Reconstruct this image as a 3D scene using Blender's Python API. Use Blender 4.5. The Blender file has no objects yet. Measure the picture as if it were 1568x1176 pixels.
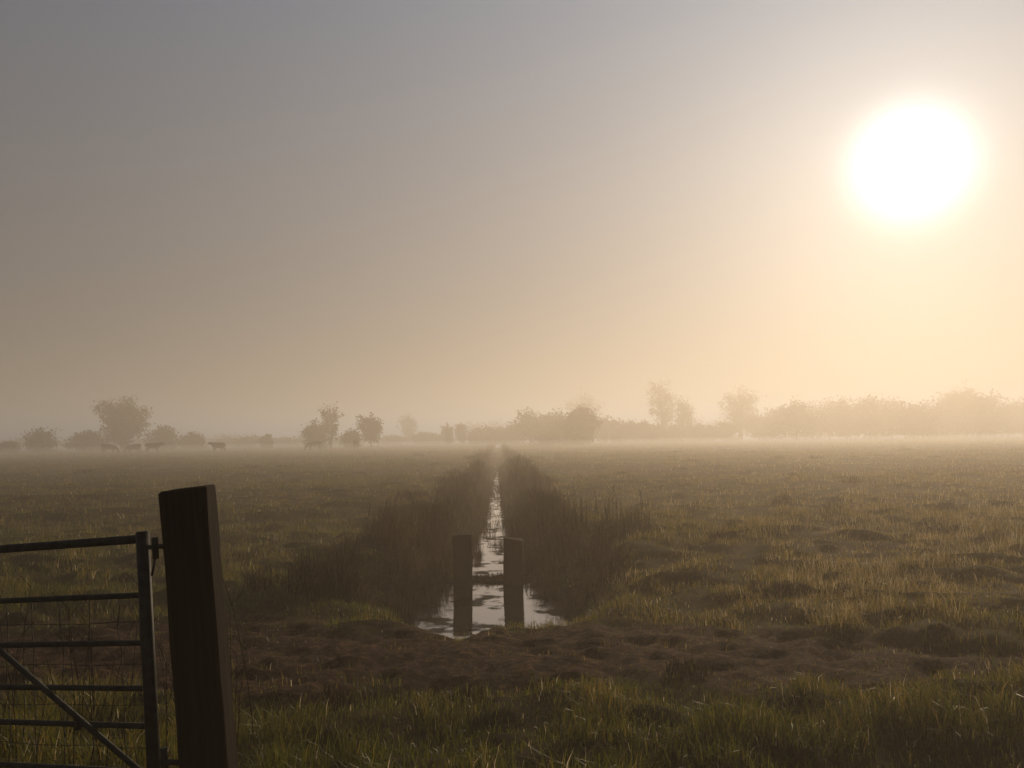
import bpy, bmesh, math, random
import numpy as np
from mathutils import Vector, Matrix
random.seed(7); rng=np.random.default_rng(7)
S=bpy.context.scene
try:
    S.view_settings.view_transform='Standard'; S.view_settings.look='None'; S.view_settings.exposure=0
except Exception: pass
R=math.radians
# ---------------------------------------------------------------- helpers
def vn(x,y,s=0.0):
    xi=np.floor(x); yi=np.floor(y); fx=x-xi; fy=y-yi
    fx=fx*fx*(3-2*fx); fy=fy*fy*(3-2*fy)
    def h(a,b):
        v=np.sin(a*127.1+b*311.7+s*74.7)*43758.5453
        return v-np.floor(v)
    return (h(xi,yi)*(1-fx)+h(xi+1,yi)*fx)*(1-fy)+(h(xi,yi+1)*(1-fx)+h(xi+1,yi+1)*fx)*fy
def ss(a,b,x):
    t=np.clip((x-a)/(b-a),0,1); return t*t*(3-2*t)
def xc(y): return -.1-.0185*y
WATER=-.40
def mudmask(x,y):
    cy=6.15-.2*np.clip(x,0,9)*ss(0,3,x)+.1*np.sin(x*1.3)
    hw=1.15-.85*ss(.5,4.2,x)-.2*ss(1.5,4.0,-x)
    w=(vn(x*2.2,y*2.2,5)-.5)*.8+(vn(x*7,y*7,6)-.5)*.5
    d=np.abs(y-cy)/hw+w
    return (1-ss(.55,1.2,d))*(1-.35*ss(1.5,4.5,x))
def height(x,y):
    x=np.asarray(x,float); y=np.asarray(y,float)
    m=mudmask(x,y)
    xr=x+.4*(vn(x*1.1,y*1.1,51)-.5); yr_=y+.4*(vn(x*1.1,y*1.1,52)-.5)
    hum=.12*(vn(xr*1.15+.3*yr_,yr_*2.3,1)**1.6)+.11*vn(xr*2.9,yr_*4.6,2)**1.8+.20*(vn(x*.32,y*.4,3)-.5)
    hum=hum-.05
    far=1-ss(60,160,y)*.6
    z=hum*far*(1-.8*m)+m*(.06*vn(x*5,y*8,8)-.05+.045*vn(x*11,y*13,4))
    u=x-xc(y)
    uf=u+.12*np.exp(-((y-8.9)/1.2)**2)
    hw=.35+.26*np.exp(-((y-8.95)/.5)**2)+.24*(vn(y*.9,0*y,9)-.6)*ss(11,12,y)+.16*(vn(x*3,y*3,19)-.5)*(1-ss(11,12,y))
    out=hw+.55+1.1*np.exp(-((y-9.6)/2.4)**2)
    prof=1-ss(0,1,(np.abs(uf)-hw+.12)/(out-hw+.12))
    start=ss(6.7,8.35,y-.15*np.sin(u*5)-.25*(vn(x*3,y*2,17)-.5))
    z=z*(1-.8*prof*start)-.72*prof*start
    sill=np.exp(-((y-11.3)/.3)**4)*(np.abs(u)<.8)
    return np.maximum(z,-.355-.6*(1-sill)+.06*(vn(x*9,y*9,12)-.5))
def mesh_obj(name,V,F,mat=None,smooth=False):
    me=bpy.data.meshes.new(name)
    V=np.asarray(V,np.float32); 
    if isinstance(F,tuple):
        idx,starts,tot=F
        me.vertices.add(len(V)); me.vertices.foreach_set('co',V.ravel())
        me.loops.add(len(idx)); me.loops.foreach_set('vertex_index',np.asarray(idx,np.int32))
        me.polygons.add(len(starts)); me.polygons.foreach_set('loop_start',np.asarray(starts,np.int32))
        try: me.polygons.foreach_set('loop_total',np.asarray(tot,np.int32))
        except Exception: pass
        me.update(calc_edges=True)
    else:
        me.from_pydata([tuple(map(float,v)) for v in V],[],[tuple(map(int,f)) for f in F]); me.update()
    if smooth: me.polygons.foreach_set('use_smooth',[True]*len(me.polygons))
    ob=bpy.data.objects.new(name,me); S.collection.objects.link(ob)
    if mat: me.materials.append(mat)
    return ob
def uni(F):
    n,k=F.shape
    return (F.ravel(),np.arange(n)*k,np.full(n,k))
def attr(ob,name,vals):
    a=ob.data.attributes.new(name,'FLOAT','POINT'); a.data.foreach_set('value',np.asarray(vals,np.float32))
# ---------------------------------------------------------------- materials
def mat(name):
    m=bpy.data.materials.new(name); m.use_nodes=True; nt=m.node_tree; nt.nodes.clear()
    o=nt.nodes.new('ShaderNodeOutputMaterial'); return m,nt,o
def N(nt,t,**k):
    n=nt.nodes.new(t)
    for a,b in k.items(): setattr(n,a,b)
    return n
def ramp(nt,stops):
    r=N(nt,'ShaderNodeValToRGB'); e=r.color_ramp.elements
    while len(e)<len(stops): e.new(.5)
    for i,(p,c) in enumerate(stops): e[i].position=p; e[i].color=(*c,1)
    return r
def noise(nt,scale,detail=4,vec=None):
    n=N(nt,'ShaderNodeTexNoise'); n.inputs['Scale'].default_value=scale; n.inputs['Detail'].default_value=detail
    g=N(nt,'ShaderNodeNewGeometry'); nt.links.new(vec or g.outputs['Position'],n.inputs['Vector']); return n
def simple(name,c1,c2,scale=3,rough=.8,bump=.0,spec=.3):
    m,nt,o=mat(name); b=N(nt,'ShaderNodeBsdfPrincipled'); n=noise(nt,scale,6)
    r=ramp(nt,[(.35,c1),(.68,c2)]); nt.links.new(n.outputs['Fac'],r.inputs[0]); nt.links.new(r.outputs[0],b.inputs['Base Color'])
    b.inputs['Roughness'].default_value=rough; b.inputs['Specular IOR Level'].default_value=spec
    if bump:
        bp=N(nt,'ShaderNodeBump'); bp.inputs['Strength'].default_value=bump; bp.inputs['Distance'].default_value=.02
        nt.links.new(n.outputs['Fac'],bp.inputs['Height']); nt.links.new(bp.outputs[0],b.inputs['Normal'])
    nt.links.new(b.outputs[0],o.inputs['Surface']); return m
def blade_mat(name,stops,trans=.35,spec=.4,rough=.45):
    m,nt,o=mat(name)
    a=N(nt,'ShaderNodeAttribute'); a.attribute_name='tone'
    n=noise(nt,.6,4); ad=N(nt,'ShaderNodeMath',operation='MULTIPLY_ADD'); ad.inputs[1].default_value=.6
    sb=N(nt,'ShaderNodeMath',operation='SUBTRACT'); sb.inputs[1].default_value=.30
    nt.links.new(n.outputs['Fac'],ad.inputs[0]); nt.links.new(a.outputs['Fac'],ad.inputs[2]); nt.links.new(ad.outputs[0],sb.inputs[0])
    r=ramp(nt,stops); nt.links.new(sb.outputs[0],r.inputs[0])
    p=N(nt,'ShaderNodeBsdfPrincipled'); p.inputs['Roughness'].default_value=rough; p.inputs['Specular IOR Level'].default_value=spec
    t=N(nt,'ShaderNodeBsdfTranslucent'); mx=N(nt,'ShaderNodeMixShader'); mx.inputs[0].default_value=trans
    nt.links.new(r.outputs[0],p.inputs['Base Color']); nt.links.new(r.outputs[0],t.inputs['Color'])
    nt.links.new(p.outputs[0],mx.inputs[1]); nt.links.new(t.outputs[0],mx.inputs[2]); nt.links.new(mx.outputs[0],o.inputs['Surface'])
    return m
M_grass=blade_mat('grass_blades',[(0,(.042,.055,.006)),(.40,(.110,.110,.014)),(.72,(.25,.165,.042)),(1,(.50,.41,.25))],.55,.22)
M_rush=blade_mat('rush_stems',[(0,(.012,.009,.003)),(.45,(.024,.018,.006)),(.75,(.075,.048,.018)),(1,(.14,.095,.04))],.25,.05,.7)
M_leaf=simple('tree_foliage',(.035,.033,.015),(.06,.052,.028),.5,.9,spec=.1)
M_bark=simple('tree_bark',(.04,.032,.024),(.07,.055,.04),2,.9,spec=.1)
m,nt,o=mat('weathered_timber'); b=N(nt,'ShaderNodeBsdfPrincipled'); tcn=N(nt,'ShaderNodeTexCoord'); mp=N(nt,'ShaderNodeMapping'); mp.inputs['Scale'].default_value=(60,60,2.2)
nt.links.new(tcn.outputs['Object'],mp.inputs[0]); n=noise(nt,1,6,mp.outputs[0]); r_=ramp(nt,[(.3,(.006,.004,.003)),(.7,(.022,.015,.009))])
nt.links.new(n.outputs['Fac'],r_.inputs[0]); nt.links.new(r_.outputs[0],b.inputs['Base Color']); b.inputs['Roughness'].default_value=.9; b.inputs['Specular IOR Level'].default_value=.06
bp=N(nt,'ShaderNodeBump'); bp.inputs['Strength'].default_value=.7; bp.inputs['Distance'].default_value=.006; nt.links.new(n.outputs['Fac'],bp.inputs['Height']); nt.links.new(bp.outputs[0],b.inputs['Normal'])
nt.links.new(b.outputs[0],o.inputs['Surface']); M_post=m
M_steel=simple('galvanised_steel',(.012,.014,.013),(.03,.033,.03),25,.65,.15,.2)
M_cow=simple('cow_hide',(.02,.016,.012),(.045,.032,.024),1.2,.8)
# ground
m,nt,o=mat('pasture_ground'); b=N(nt,'ShaderNodeBsdfPrincipled')
n1=noise(nt,1.7,8); r1=ramp(nt,[(.3,(.020,.019,.006)),(.55,(.044,.034,.011)),(.75,(.078,.054,.021))]); nt.links.new(n1.outputs['Fac'],r1.inputs[0])
n2=noise(nt,13,10); n2.inputs['Roughness'].default_value=.72
r2=ramp(nt,[(.36,(.010,.005,.003)),(.52,(.046,.024,.013)),(.66,(.13,.072,.038))]); nt.links.new(n2.outputs['Fac'],r2.inputs[0])
a=N(nt,'ShaderNodeAttribute'); a.attribute_name='mud'
mx=N(nt,'ShaderNodeMix',data_type='RGBA'); nt.links.new(a.outputs['Fac'],mx.inputs[0]); nt.links.new(r1.outputs[0],mx.inputs[6]); nt.links.new(r2.outputs[0],mx.inputs[7])
nt.links.new(mx.outputs[2],b.inputs['Base Color']); b.inputs['Roughness'].default_value=.95; b.inputs['Specular IOR Level'].default_value=.05
bp=N(nt,'ShaderNodeBump'); bp.inputs['Strength'].default_value=1; bp.inputs['Distance'].default_value=.06
nt.links.new(n2.outputs['Fac'],bp.inputs['Height']); nt.links.new(bp.outputs[0],b.inputs['Normal'])
nt.links.new(b.outputs[0],o.inputs['Surface']); M_ground=m
# water
m,nt,o=mat('ditch_water'); g=N(nt,'ShaderNodeBsdfGlossy'); g.inputs['Roughness'].default_value=.03; g.inputs['Color'].default_value=(.92,.92,.95,1)
d=N(nt,'ShaderNodeBsdfDiffuse'); d.inputs['Color'].default_value=(.02,.018,.01,1)
lw=N(nt,'ShaderNodeFresnel'); lw.inputs['IOR'].default_value=2.3
nz=noise(nt,3.2,8); rr=ramp(nt,[(.52,(1,1,1)),(.60,(.08,.08,.08))]); nt.links.new(nz.outputs['Fac'],rr.inputs[0])
mm=N(nt,'ShaderNodeMath',operation='MULTIPLY'); nt.links.new(lw.outputs[0],mm.inputs[0]); nt.links.new(rr.outputs[0],mm.inputs[1])
sc=N(nt,'ShaderNodeMath',operation='MULTIPLY'); sc.inputs[1].default_value=1.5; sc.use_clamp=True; nt.links.new(mm.outputs[0],sc.inputs[0])
bp=N(nt,'ShaderNodeBump'); bp.inputs['Strength'].default_value=.12; bp.inputs['Distance'].default_value=.01
nw=noise(nt,9,3); nt.links.new(nw.outputs['Fac'],bp.inputs['Height']); nt.links.new(bp.outputs[0],g.inputs['Normal'])
mx=N(nt,'ShaderNodeMixShader'); nt.links.new(sc.outputs[0],mx.inputs[0]); nt.links.new(d.outputs[0],mx.inputs[1]); nt.links.new(g.outputs[0],mx.inputs[2])
nt.links.new(mx.outputs[0],o.inputs['Surface']); M_water=m
# ---------------------------------------------------------------- ground sheet
uc=list(np.arange(-6,6.001,.06)); s=.07; x=6.0
while x<2600: s*=1.055; x+=s; uc.append(x); uc.insert(0,-x)
uc=np.array(uc)
yr=list(np.arange(1.5,13,.05)); y=13.0
while y<2600: y*=1.012 if y<200 else 1.05; yr.append(y)
y=1.5; s=.1
while y>-600: s*=1.15; y-=s; yr.insert(0,y)
yr=np.array(yr)
UU,YY=np.meshgrid(uc,yr); XX=UU+xc(YY)
ZZ=height(XX,YY)
V=np.stack([XX,YY,ZZ],-1).reshape(-1,3); nc=len(uc); nr=len(yr)
i=np.arange(nr-1)[:,None]*nc+np.arange(nc-1)[None,:]; i=i.ravel()
F=np.stack([i,i+1,i+nc+1,i+nc],1)
gr=mesh_obj('pasture_ground',V,uni(F),M_ground,True)
attr(gr,'mud',np.maximum(mudmask(XX,YY),(ZZ<-.2)*1.0).ravel())
ys=np.concatenate([[7.2],np.arange(8,14,.5),np.geomspace(14,420,30)])
V=[];F=[]
for k,y in enumerate(ys):
    w=2.2 if y<12 else 1.3
    V+= [(xc(y)-w,y,WATER),(xc(y)+w,y,WATER)]
    if k: F.append((2*k-2,2*k-1,2*k+1,2*k))
mesh_obj('ditch_water',V,F,M_water)
# ---------------------------------------------------------------- grass
def blades(px,py,pz,L,W,lean,tone):
    n=len(px); ang=rng.uniform(0,2*np.pi,n); la=rng.uniform(0,2*np.pi,n)
    dx=np.cos(ang)*W*.5; dy=np.sin(ang)*W*.5
    lx=np.cos(la)*lean*L; ly=np.sin(la)*lean*L
    V=np.empty((n,5,3))
    V[:,0]=np.stack([px-dx,py-dy,pz-.02],1); V[:,1]=np.stack([px+dx,py+dy,pz-.02],1)
    mxx=px+lx*.35; myy=py+ly*.35; mz=pz+L*.6
    V[:,2]=np.stack([mxx+dx*.8,myy+dy*.8,mz],1); V[:,3]=np.stack([mxx-dx*.8,myy-dy*.8,mz],1)
    V[:,4]=np.stack([px+lx,py+ly,pz+L*np.sqrt(np.clip(1-lean**2*.7,.15,1))],1)
    b=np.arange(n)*5
    idx=np.stack([b,b+1,b+2,b+3,b+3,b+2,b+4],1)
    starts=(np.arange(n)[:,None]*7+np.array([0,4])[None,:]).ravel(); tot=np.tile([4,3],n)
    return V.reshape(-1,3),idx.ravel(),starts,tot,np.repeat(tone,5)
def merge(parts):
    Vs=[];I=[];St=[];T=[];To=[];vo=0;lo=0
    for V,i,s,t,to in parts:
        Vs.append(V);I.append(i+vo);St.append(s+lo);T.append(t);To.append(to);vo+=len(V);lo+=len(i)
    return np.concatenate(Vs),(np.concatenate(I),np.concatenate(St),np.concatenate(T)),np.concatenate(To)
parts=[]
zones=[(1.6,5.2,90000,.0054),(5.2,9,90000,.0055),(9,16,110000,.008),(16,32,105000,.015),(32,70,85000,.03),(70,170,55000,.08)]
for y0,y1,n,w in zones:
    yy=np.sqrt(rng.uniform(y0**2,y1**2,n)); xx=rng.uniform(-1,1,n)*(.74*yy+1.5)
    z=height(xx,yy); m=mudmask(xx,yy)
    tuf=vn(xx*2.3,yy*2.3,21)*.6+vn(xx*6,yy*6,22)*.4
    tuf=ss(.36,.76,tuf)
    keep=(z>-.36)&(rng.uniform(0,1,n)>m*.90)&(rng.uniform(0,1,n)<.40+tuf*.8)
    xx,yy,z,tuf,m=xx[keep],yy[keep],z[keep],tuf[keep],m[keep]; k=len(xx)
    tus=ss(.5,.75,vn(xx*.8,yy*.8,31))
    fore=1-ss(4.3,5.3,yy)
    L=(.030+.062*tuf+.08*tus*tuf+.07*fore*(.25+vn(xx*1.7,yy*1.7,33))*(.4+tuf))*rng.uniform(.45,1.5,k)*(1-.7*m)
    L*=1+ss(30,90,yy)*.8
    W=w*rng.uniform(.5,1.4,k)
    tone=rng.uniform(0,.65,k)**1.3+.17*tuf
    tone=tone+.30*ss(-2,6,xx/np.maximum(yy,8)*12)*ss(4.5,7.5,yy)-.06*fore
    tone=np.where(rng.uniform(0,1,k)<.022,1.1,tone)  # scattered pale blades: sparkle of dew painted in as blade colour
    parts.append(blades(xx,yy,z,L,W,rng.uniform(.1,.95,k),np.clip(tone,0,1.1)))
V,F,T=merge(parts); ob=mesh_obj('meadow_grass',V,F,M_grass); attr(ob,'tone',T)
# ---------------------------------------------------------------- rushes along the ditch
def tuft(cx,cy,h,n,sp,w,leanmax=.6,lift=0.0):
    a=rng.uniform(0,2*np.pi,n); r=sp*np.sqrt(rng.uniform(0,1,n))
    px=cx+np.cos(a)*r; py=cy+np.sin(a)*r; L=h*rng.uniform(.4,1.15,n)*(1-.35*(r/sp))
    return blades(px,py,np.maximum(height(px,py),WATER-.02),L,np.full(n,w)*rng.uniform(.7,1.3,n),rng.uniform(.02,leanmax,n),np.clip(rng.uniform(0,.9,n)**1.5+lift,0,1))
parts=[]
y=11.7
while y<150:
    for sgn in(-1,1):
        big=vn(np.array([y*.16]),np.array([sgn*7.7]),43)[0]       # broad stands and gaps along each bank
        reach=(2.5 if sgn<0 else 1.9)*(.45+.75*big)
        for rep in range(4):
            off=rng.uniform(.42,.95) if rep<2 else rng.uniform(.7,max(.9,reach))
            den=vn(np.array([y*.5]),np.array([sgn*3.3+off*.8]),41)[0]
            if den<(.18 if rep<2 else .40): continue
            u=sgn*off; h=(.16+.80*den**1.5*(.5+.7*big))*rng.uniform(.4,1.35)
            if abs(u)>1.4: h*=.75
            if y>30: h*=.85
            parts.append(tuft(xc(y)+u,y+rng.uniform(-.2,.2),h,int(max(28,160-y*2.2)),.22+.004*y,max(.007,.00065*y),rng.uniform(.5,.9),rng.choice([0,0,.15,.35])))
            if rng.uniform()<.13:
                parts.append(tuft(xc(y)+u,y,min(1.05,h*1.6+.15),int(max(10,40-y)),.16+.003*y,max(.005,.0004*y),.3,.1))
    y+=.28 if y<20 else y*.018
y=13.0
while y<130:
    parts.append(tuft(xc(y)+rng.choice([-1,1])*rng.uniform(.05,.4),y,rng.uniform(.06,.17)*(1+y*.014),70,.15+.007*y,max(.006,.0006*y),.9)); y+=rng.uniform(.4,1.3)*(.55+y*.025)
for k in range(9):
    parts.append(tuft(-.62+k*.08,11.3+rng.uniform(-.12,.12),rng.uniform(.05,.12),60,.09,.006,.95))
for cx,cy,h,n in [(-1.75,8.3,.68,480),(-2.15,8.6,.6,400),(-1.35,8.9,.44,380),(-1.2,9.9,.5,360),(-2.4,9.4,.45,300),(-1.6,11.0,.8,420),(-2.0,7.9,.42,320),(-2.5,8.1,.34,260),(-1.9,8.4,.85,90),(-1.5,10.2,.7,300),(-1.3,12.8,.9,300),(-1.9,12.0,.7,300),(-2.2,10.4,.5,260),
                  (.85,9.5,.34,320),(1.05,10.6,.55,320),(.7,11.5,.7,340),(1.4,11.6,.6,280),(1.9,12.6,.5,220),(2.9,11.2,.2,200),(3.3,12.2,.22,200),(1.2,9.9,.38,260),(1.0,12.0,.95,70),(1.5,12.8,.95,60),
                  (1.15,5.35,.13,120),(-1.15,5.0,.14,120),(-5.6,12.4,.3,150),(5.8,17,.32,150),(-4.2,19,.3,150),(.5,11.1,.35,150),(.45,10.2,.25,150),(-1.05,11.3,.55,260),(-1.25,12.2,.75,260),(.85,12.3,.6,260)]:
    parts.append(tuft(cx,cy,h,n,.26 if h>.3 else .15,.007,.3 if n<100 else .7,rng.choice([0,.1,.25])))
for _ in range(45):
    yy_=rng.uniform(14,75); xx_=rng.uniform(-.72,.72)*yy_
    if abs(xx_-xc(yy_))<3: continue
    parts.append(tuft(xx_,yy_,rng.uniform(.15,.30),90,.2+.006*yy_,max(.007,.0007*yy_)))
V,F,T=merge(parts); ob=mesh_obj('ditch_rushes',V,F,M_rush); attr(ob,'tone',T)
# tubes
def tubes(name,segs,mat,sides=8,parent=None):
    V=[];F=[]
    for a,b,r0,r1 in segs:
        a=Vector(a);b=Vector(b); q=(b-a).to_track_quat('Z','Y'); o=len(V)
        for c,r in((a,r0),(b,r1)):
            for k in range(sides):
                t=2*math.pi*k/sides; V.append(c+q@Vector((math.cos(t)*r,math.sin(t)*r,0)))
        for k in range(sides):
            k2=(k+1)%sides; F.append((o+k,o+k2,o+sides+k2,o+sides+k))
        F.append(tuple(o+k for k in reversed(range(sides)))); F.append(tuple(o+sides+k for k in range(sides)))
    ob=mesh_obj(name,V,F,mat,False)
    for p in ob.data.polygons: p.use_smooth=len(p.vertices)==4
    if parent: ob.parent=parent
    return ob
segs=[]
def stalk(cx,cy,h):
    z=float(height(cx,cy)); lx=rng.uniform(-.12,.12)*h; ly=rng.uniform(-.1,.1)*h
    segs.append(((cx,cy,z),(cx+lx,cy+ly,z+h),.004,.002))
    for k in range(9):
        f=.55+.05*k; bx=cx+lx*f; by=cy+ly*f; bz=z+h*f; a=rng.uniform(0,6.28); l=.05*(1.3-f)*h/.7
        segs.append(((bx,by,bz),(bx+math.cos(a)*l,by+math.sin(a)*l,bz+l*1.3),.002,.005))
for _ in range(16):
    y_=rng.uniform(10.8,15); sgn=1 if rng.uniform()<.75 else -1
    stalk(xc(y_)+sgn*rng.uniform(.8,2.0),y_,rng.uniform(.45,.8))
stalk(2.0,12.4,.66)
tubes('dock_stalks',segs,M_rush,5)
segs=[]
for _ in range(34):
    cx=rng.uniform(-2.9,-1.25); cy=rng.uniform(3.3,4.2); h=rng.uniform(.5,.95); p=Vector((cx,cy,0)); d=Vector((rng.uniform(-.15,.15),rng.uniform(-.1,.1),1))
    for k in range(5):
        q=p+d*(h/5); segs.append((p,q,.0030-.0004*k,.0026-.0004*k)); p=q; d=d+Vector((rng.uniform(-.12,.12),rng.uniform(-.1,.1),0))
        if k>1:
            a=rng.uniform(0,6.28); segs.append((p,p+Vector((math.cos(a)*.06,math.sin(a)*.06,.07)),.0015,.001))
tubes('dry_weed_stems',segs,M_rush,4)
# ---------------------------------------------------------------- timber posts
def timber(name,w,d,h,loc,rot,cut=0.0,seed=1,cham=.008):
    bm=bmesh.new(); r=random.Random(seed); nz=14
    rings=[]
    for k in range(nz+1):
        z=-.5+(h+.5)*k/nz; ring=[]
        pts=[(-w/2+cham,-d/2),(w/2-cham,-d/2),(w/2,-d/2+cham),(w/2,d/2-cham),(w/2-cham,d/2),(-w/2+cham,d/2),(-w/2,d/2-cham),(-w/2,-d/2+cham)]
        for (x,y) in pts:
            j=.002
            zz=z+(cut*x if k==nz else 0)
            ring.append(bm.verts.new((x+r.uniform(-j,j),y+r.uniform(-j,j),zz+(r.uniform(-.004,.004) if k==nz else 0))))
        rings.append(ring)
    for a,b in zip(rings,rings[1:]):
        for k in range(8): bm.faces.new((a[k],a[(k+1)%8],b[(k+1)%8],b[k]))
    c=[bm.verts.new((v.co.x*.93,v.co.y*.93,v.co.z+.006)) for v in rings[-1]]
    for k in range(8): bm.faces.new((rings[-1][k],rings[-1][(k+1)%8],c[(k+1)%8],c[k]))
    bm.faces.new(c)
    me=bpy.data.meshes.new(name); bm.to_mesh(me); bm.free(); me.materials.append(M_post)
    ob=bpy.data.objects.new(name,me); S.collection.objects.link(ob); ob.location=loc; ob.rotation_euler=rot; return ob
timber('gate_post',.170,.14,1.428,(-1.098,3.0,0),(0,R(-5.2),R(5)),seed=3)
timber('sluice_post',.26,.2,.68,(-.71,11,WATER),(0,R(-.8),R(4)),seed=5,cut=.02)
timber('sluice_post',.26,.2,.61,(-.02,11,WATER),(0,R(1.5),R(-4)),seed=6,cut=-.09)
# ---------------------------------------------------------------- metal gate
g0=bpy.data.objects.new('metal_field_gate',None); S.collection.objects.link(g0)
g0.location=(-1.400,3.0,1.262); g0.rotation_euler=(0,R(-5.0),R(-20))
G=3.2
offs=[.022,.23,.405,.57,.705,.87]
tubes('stile',[((0,0,0),(0,0,-.98),.024,.024),((-G,0,0),(-G,0,-.98),.024,.024)],M_steel,14,g0)
tubes('rails',[((-.015,0,-z),(-G+.015,0,-z),.0165 if k==0 else .011,.0165 if k==0 else .011) for k,z in enumerate(offs)],M_steel,12,g0)
tubes('braces',[((-.02,-.024,-.87),(-1.36,-.024,-.03),.011,.011),((-G+.02,-.024,-.87),(-1.9,-.024,-.03),.011,.011),((-1.63,-.02,-.02),(-1.63,-.02,-.90),.011,.011)],M_steel,10,g0)
tubes('hinge_fittings',[((.0,0,-.055),(.12,0,-.055),.009,.009),((.058,0,-.10),(.058,0,-.02),.012,.012),((.0,0,-.83),(.13,0,-.83),.010,.010),((.05,0,-.87),(.05,0,-.78),.013,.013),
      ((.055,0,-.10),(.035,0,-.16),.005,.005)],M_steel,10,g0)
tubes('cap',[((0,0,0),(0,0,.006),.025,.018)],M_steel,14,g0)
tubes('rail_clamps',[((-.36,0,-.685),(-.36,0,-.725),.015,.015),((-1.63,0,-.685),(-1.63,0,-.725),.015,.015)],M_steel,10,g0)
wires=[]
for k in range(1,21):
    x0=-.15*k; pts=[Vector((x0+rng.uniform(-.012,.012),.016+rng.uniform(-.004,.004),-.24-.105*j)) for j in range(7)]
    wires+=[(a,b,.0018,.0018) for a,b in zip(pts,pts[1:])]
for z in (.33,.49,.64,.79):
    pts=[Vector((-.02-.15*j,.018,-z+rng.uniform(-.006,.006))) for j in range(22)]; wires+=[(a,b,.0015,.0015) for a,b in zip(pts,pts[1:])]
tubes('stock_netting',wires,M_steel,4,g0)
# ---------------------------------------------------------------- trees
def tube_np(segs,sides=5):
    V=[];F=[]
    for a,b,r0,r1 in segs:
        q=(b-a).to_track_quat('Z','Y'); o=len(V)
        for c,r in((a,r0),(b,r1)):
            for k in range(sides):
                t=2*math.pi*k/sides; V.append(tuple(c+q@Vector((math.cos(t)*r,math.sin(t)*r,0))))
        for k in range(sides):
            k2=(k+1)%sides; F.append((o+k,o+k2,o+sides+k2,o+sides+k))
    return np.array(V),np.array(F)
def tree_geo(seed,H,W,tf=.25,nl=3000,clr=.055,ls=.22,nlimb=13,bush=False,thick=1.0):
    r=random.Random(seed); g=np.random.default_rng(seed); segs=[]; ends=[]
    p=Vector((0,0,-.2)); n=7; tips=[p]
    R0=H*.024*thick
    for k in range(n):
        q=p+Vector((r.uniform(-.02,.02)*H,r.uniform(-.02,.02)*H,H*.80/n)); segs.append((p,q,R0*(1-k/n*.8),R0*(1-(k+1)/n*.8))); p=q; tips.append(p)
    for k in range(nlimb):
        f=tf+(1-tf)*(k+.5)/nlimb*.85; idx=f/1.0*n*.98; i0=min(int(idx),n-1); base=tips[i0].lerp(tips[i0+1],idx-i0)
        a=k*2.4+r.uniform(-.5,.5); prof=math.sin(math.pi*min(1,.35+.6*(1-f)/(1-tf)))**.6 if not bush else (1-f*.6)
        prof=max(prof,.35) if not bush else prof
        l=W*.5*prof*r.uniform(.6,1.0); up=H*(.03+.12*r.random())
        q=base+Vector((math.cos(a)*l*.55,math.sin(a)*l*.55,up*.6)); e=base+Vector((math.cos(a)*l*.85,math.sin(a)*l*.85,up))
        segs.append((base,q,R0*.3,R0*.16)); segs.append((q,e,R0*.16,R0*.06))
        for j in range(6):
            s_=base.lerp(e,r.uniform(.3,1)); t=s_+Vector((r.uniform(-1,1)*W*.14,r.uniform(-1,1)*W*.14,r.uniform(-.05,.10)*H))
            segs.append((s_,t,R0*.08,R0*.035)); ends.append(t)
            for jj in range(2):
                t2=t+Vector((r.uniform(-1,1)*W*.06,r.uniform(-1,1)*W*.06,r.uniform(-.02,.05)*H)); segs.append((t,t2,R0*.04,R0*.018)); ends.append(t2)
    ends.append(p+Vector((0,0,H*.08)));ends.append(p+Vector((0,0,H*.15)))
    ne=int(30+nl/45); cz=H*(.5+tf*.4); rz=H*(.5-tf*.4)*.92
    for _ in range(ne):
        v=g.normal(0,1,3); v/=np.linalg.norm(v); v*=g.uniform(.3,.97)
        ends.append(Vector((v[0]*W*.47,v[1]*W*.47,max(.3,cz+v[2]*rz))))
    E=np.array([tuple(e) for e in ends]); wgt=g.uniform(.15,1,len(E))**1.3; wgt/=wgt.sum()
    c=E[g.choice(len(E),nl,p=wgt)]+g.normal(0,1,(nl,3))*np.array([W*clr,W*clr,H*clr*.7])
    c[:,2]=np.clip(c[:,2],.05 if bush else H*tf*.4,H*1.02)
    A=g.normal(0,1,(nl,3)); A/=np.linalg.norm(A,axis=1)[:,None]; B=np.cross(A,g.normal(0,1,(nl,3))); B/=np.linalg.norm(B,axis=1)[:,None]
    sz=(ls*g.uniform(.5,1.3,nl))[:,None]; A=A*sz; B=B*sz*.6
    LV=np.stack([c-A,c-B,c+A,c+B],1).reshape(-1,3); LF=np.arange(nl*4).reshape(-1,4)
    TV,TF=tube_np(segs,4); return TV,TF,LV,LF
def tree_mesh(geos,name,offs=None):
    Vs=[];Fs=[];Mi=[];o=0
    for k,(TV,TF,LV,LF) in enumerate(geos):
        d=np.array(offs[k]) if offs else np.zeros(3)
        Vs+= [TV+d,LV+d]; Fs+= [TF+o,LF+o+len(TV)]; Mi+=[np.zeros(len(TF)),np.ones(len(LF))]; o+=len(TV)+len(LV)
    ob=mesh_obj(name,np.concatenate(Vs),uni(np.concatenate(Fs)),M_bark); ob.data.materials.append(M_leaf)
    ob.data.polygons.foreach_set('material_index',np.concatenate(Mi).astype(np.int32)); return ob
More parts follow.
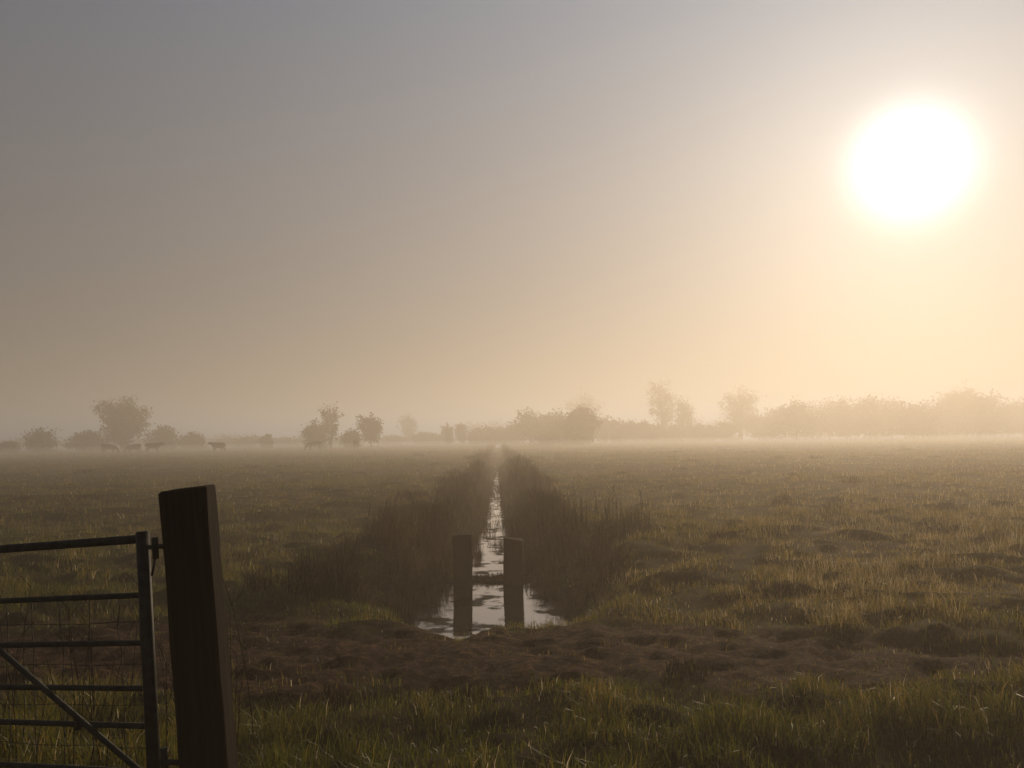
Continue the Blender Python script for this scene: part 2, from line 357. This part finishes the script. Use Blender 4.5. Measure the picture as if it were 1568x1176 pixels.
stand=[('tree',-76.5,155,11.2,10,.08,9000,.055,1),('tree',-34.6,150,9.9,4.6,.2,1100,.05,1.2),('tree',-26.8,150,6.9,5.2,.25,2400,.06,1.2),
       ('tree',-36.8,279,11.5,8,.2,1800,.06,1),('tree',-16.4,200,5.9,3.2,.1,1400,.07,1),('tree',-13,200,6.2,3.6,.1,1600,.07,1),
       ('tree',13.2,150,7.6,7.4,.03,8500,.07,1),('tree',24,260,17.0,12,.15,3800,.07,1),
       ('tree',41.2,215,18.2,9.0,.24,2600,.05,1.9),('tree',46.7,215,13.2,7.4,.2,2000,.06,1.6),('tree',66,230,16.8,12.6,.2,4200,.055,1.8),
       ('tree',126,220,15.8,14.8,.06,8000,.06,1)]
for k,(nm,x,y,H,W,tf,nl,clr,thk) in enumerate(stand):
    ob=tree_mesh([tree_geo(100+k,H,W,tf,nl,clr,.15+.0006*y,13,False,thk)],nm); ob.location=(x,y,float(height(x,y)))
bushes=[(-89.5,150,4.9,6.4),(-80.5,150,4.3,8),(-71,160,5.3,7.3),(-69,170,4.0,6),(-37.5,150,5.6,5.5),(-30.8,150,3.9,4.2),(-96,150,2.4,4)]
for k,(x,y,H,W) in enumerate(bushes):
    ob=tree_mesh([tree_geo(200+k,H,W,.04,3600,.08,.22,12,True)],'hawthorn_bush'); ob.location=(x,y,float(height(x,y)))
geos=[];of=[]
r=random.Random(11)
def mass(px,d,top,w,n=1500,tf=.05):
    hor=675+(784-px)*.00785; H=(hor-top)/1207*d+1.6; W=w/1207*d
    geos.append(tree_geo(r.randint(0,99999),H,W,tf,n,.09 if n<2500 else .07,.22+.0006*d,8,True)); of.append(((px-784)/1207*d,d,0))
for px,d,top,w in [(810,180,627,60),(835,178,634,55),(855,170,631,55),(745,200,655,45),(765,205,657,40),(728,200,660,30),(880,160,632,50),(785,200,648,45),
    (650,230,664,40),(670,235,666,40),(600,240,669,40),(375,210,671,40),(408,180,667,22),(350,240,672,40),(440,240,672,50),
    (925,200,640,38),(945,205,645,38),(965,205,648,38),(985,205,648,35),(1005,205,655,35),(1030,205,655,35),(1060,210,650,40),(1085,210,655,35),(1110,215,650,45),(1160,220,635,50),(1180,220,630,50)]:
    mass(px,d,top,w,2000)
px=1200
while px<1900:
    mass(px,r.uniform(195,250),r.choice([607,612,615,619,623,628])+r.uniform(-3,3),r.uniform(60,100),2600,.05); px+=r.uniform(18,30)
px=-500
while px<720:
    mass(px,r.uniform(230,300),r.uniform(663,672),r.uniform(50,80),700); px+=r.uniform(28,40)
px=-500
while px<-20:
    mass(px,r.uniform(150,200),r.uniform(630,670),r.uniform(40,70),1500); px+=r.uniform(35,60)
px=720
while px<1900:
    mass(px,r.uniform(300,360),r.uniform(640,650),r.uniform(50,80),700); px+=r.uniform(30,45)
tree_mesh(geos,'distant_treeline',of)
# ---------------------------------------------------------------- cows
def cow_mesh(graze):
    J={'pel':(-.65,0,1.12,.36),'mid':(0,0,1.03,.42),'sho':(.62,0,1.10,.37),'rump':(-.86,0,1.18,.24)}
    if graze: J.update(nk=(.98,0,.92,.21),hd=(1.25,0,.45,.15),mz=(1.36,0,.16,.09))
    else: J.update(nk=(1.0,0,1.30,.21),hd=(1.28,0,1.42,.16),mz=(1.55,0,1.25,.09))
    E=[('pel','mid'),('mid','sho'),('sho','nk'),('nk','hd'),('hd','mz'),('pel','rump')]
    for s,sg in(('l',1),('r',-1)):
        st=.06*sg
        J['hh'+s]=(-.70,.2*sg,.88,.2);J['hk'+s]=(-.58+st,.22*sg,.66,.13);J['hc'+s]=(-.80+st,.22*sg,.44,.075);J['hf'+s]=(-.76+st,.22*sg,.05,.065)
        J['fh'+s]=(.55,.19*sg,.80,.16);J['fk'+s]=(.55-st,.2*sg,.42,.075);J['ff'+s]=(.55-st*1.3,.2*sg,.05,.065)
        J['ear'+s]=(J['hd'][0]-.08,.24*sg,J['hd'][2]+.06,.03)
        E+=[('pel','hh'+s),('hh'+s,'hk'+s),('hk'+s,'hc'+s),('hc'+s,'hf'+s),('sho','fh'+s),('fh'+s,'fk'+s),('fk'+s,'ff'+s),('hd','ear'+s)]
    J['t1']=(-1.02,0,.95,.03);J['t2']=(-1.04,0,.5,.04);E+=[('rump','t1'),('t1','t2')]
    names=list(J); me=bpy.data.meshes.new('cow_src'); me.from_pydata([J[n][:3] for n in names],[(names.index(a),names.index(b)) for a,b in E],[])
    ob=bpy.data.objects.new('cow_src',me); S.collection.objects.link(ob)
    ob.modifiers.new('skin','SKIN')
    for i_,n_ in enumerate(names): me.skin_vertices[0].data[i_].radius=(J[n_][3],J[n_][3])
    me.skin_vertices[0].data[names.index('pel')].use_root=True
    sub=ob.modifiers.new('s','SUBSURF'); sub.levels=2; sub.render_levels=2
    dg=bpy.context.evaluated_depsgraph_get(); dg.update()
    out=bpy.data.meshes.new_from_object(ob.evaluated_get(dg)); bpy.data.objects.remove(ob)
    out.materials.clear(); out.materials.append(M_cow); out.polygons.foreach_set('use_smooth',[True]*len(out.polygons)); return out
cg=cow_mesh(True); cs=cow_mesh(False)
for me,x,y,rz in [(cg,-59.8,117,5),(cg,-56.6,118,175),(cs,-54.2,119,10),(cs,-43.6,117,170),(cg,-29.6,118,200),(cs,-23.4,118,100)]:
    ob=bpy.data.objects.new('cow',me); S.collection.objects.link(ob); ob.location=(x,y,float(height(x,y))-.02); ob.rotation_euler=(0,0,R(rz)); ob.scale=(1.1,1.1,1.1)
# ---------------------------------------------------------------- mist
AZ,EL=27.5,17.15
sv=Vector((math.sin(R(AZ))*math.cos(R(EL)),math.cos(R(AZ))*math.cos(R(EL)),math.sin(R(EL))))
def mistbox(name,loc,sc,den):
    bpy.ops.mesh.primitive_cube_add(size=1,location=loc); mb=bpy.context.object; mb.name=name; mb.scale=sc
    m,nt,o=mat(name); vs=N(nt,'ShaderNodeVolumeScatter'); vs.inputs['Color'].default_value=(1,.865,.69,1); vs.inputs['Density'].default_value=den; vs.inputs['Anisotropy'].default_value=.44
    nt.links.new(vs.outputs[0],o.inputs['Volume']); mb.data.materials.append(m)
mistbox('morning_mist',(0,500,6),(2400,2400,20),.0074)
mistbox('ground_mist',(0,480,-.15),(2100,2100,2.7),.0034)
# ---------------------------------------------------------------- sun + world
sl=bpy.data.lights.new('sun','SUN'); sl.energy=3.8; sl.angle=R(.5); sl.color=(1,.72,.45)
so=bpy.data.objects.new('sun',sl); S.collection.objects.link(so); so.rotation_mode='QUATERNION'; so.rotation_quaternion=sv.to_track_quat('Z','Y'); so.location=(40,80,40)
w=bpy.data.worlds.new('World'); S.world=w; w.use_nodes=True; nt=w.node_tree; nt.nodes.clear()
o=N(nt,'ShaderNodeOutputWorld'); sky=N(nt,'ShaderNodeTexSky'); sky.sky_type='NISHITA'; sky.sun_disc=False; sky.sun_elevation=R(EL); sky.sun_rotation=R(AZ); sky.dust_density=2.0
b1=N(nt,'ShaderNodeBackground'); b1.inputs[1].default_value=.010; nt.links.new(sky.outputs[0],b1.inputs[0])
tc=N(nt,'ShaderNodeTexCoord'); dt=N(nt,'ShaderNodeVectorMath',operation='DOT_PRODUCT'); dt.inputs[1].default_value=sv
nrm=N(nt,'ShaderNodeVectorMath',operation='NORMALIZE'); nt.links.new(tc.outputs['Generated'],nrm.inputs[0]); nt.links.new(nrm.outputs[0],dt.inputs[0])
def Mt(op,a,b=None,c=None):
    n=N(nt,'ShaderNodeMath',operation=op)
    for i_,v in enumerate((a,b,c)):
        if v is None: continue
        if isinstance(v,(int,float)): n.inputs[i_].default_value=v
        else: nt.links.new(v,n.inputs[i_])
    return n.outputs[0]
th=Mt('MULTIPLY',Mt('ARCCOSINE',Mt('MINIMUM',dt.outputs['Value'],.999999)),57.2958)
wide=Mt('MULTIPLY',Mt('EXPONENT',Mt('MULTIPLY',th,-1/33)),.36)
midg=Mt('MULTIPLY',Mt('EXPONENT',Mt('MULTIPLY',th,-1/8)),.13)
q=Mt('POWER',Mt('DIVIDE',th,3.0),2.4); core=Mt('MULTIPLY',Mt('EXPONENT',Mt('MULTIPLY',q,-1)),1.3)
Ls=Mt('ADD',wide,.055)
sx=N(nt,'ShaderNodeSeparateXYZ'); nt.links.new(nrm.outputs[0],sx.inputs[0])
cr=ramp(nt,[(0,(1.0,.80,.59)),(.12,(1.0,.87,.73)),(.30,(.98,.97,.96)),(.5,(.78,.96,1.16)),(1,(.6,.85,1.3))]); nt.links.new(sx.outputs['Z'],cr.inputs[0])
vm=N(nt,'ShaderNodeVectorMath',operation='SCALE'); nt.links.new(cr.outputs[0],vm.inputs[0]); nt.links.new(Ls,vm.inputs['Scale'])
v2=N(nt,'ShaderNodeVectorMath',operation='SCALE'); v2.inputs[0].default_value=(1,.99,.94); nt.links.new(Mt('ADD',midg,core),v2.inputs['Scale'])
va=N(nt,'ShaderNodeVectorMath',operation='ADD'); nt.links.new(vm.outputs[0],va.inputs[0]); nt.links.new(v2.outputs[0],va.inputs[1])
b2=N(nt,'ShaderNodeBackground'); nt.links.new(va.outputs[0],b2.inputs[0]); b2.inputs[1].default_value=1.0
ad=N(nt,'ShaderNodeAddShader'); nt.links.new(b1.outputs[0],ad.inputs[0]); nt.links.new(b2.outputs[0],ad.inputs[1]); nt.links.new(ad.outputs[0],o.inputs[0])
# ---------------------------------------------------------------- camera
cd=bpy.data.cameras.new('camera'); cd.sensor_width=36; cd.lens=27.7; cd.clip_end=6000; cd.clip_start=.05
co=bpy.data.objects.new('camera',cd); S.collection.objects.link(co)
co.matrix_world=Matrix.Translation((0,0,1.6))@Matrix.Rotation(R(93.93),4,'X')@Matrix.Rotation(R(-.75),4,'Z')
S.camera=co
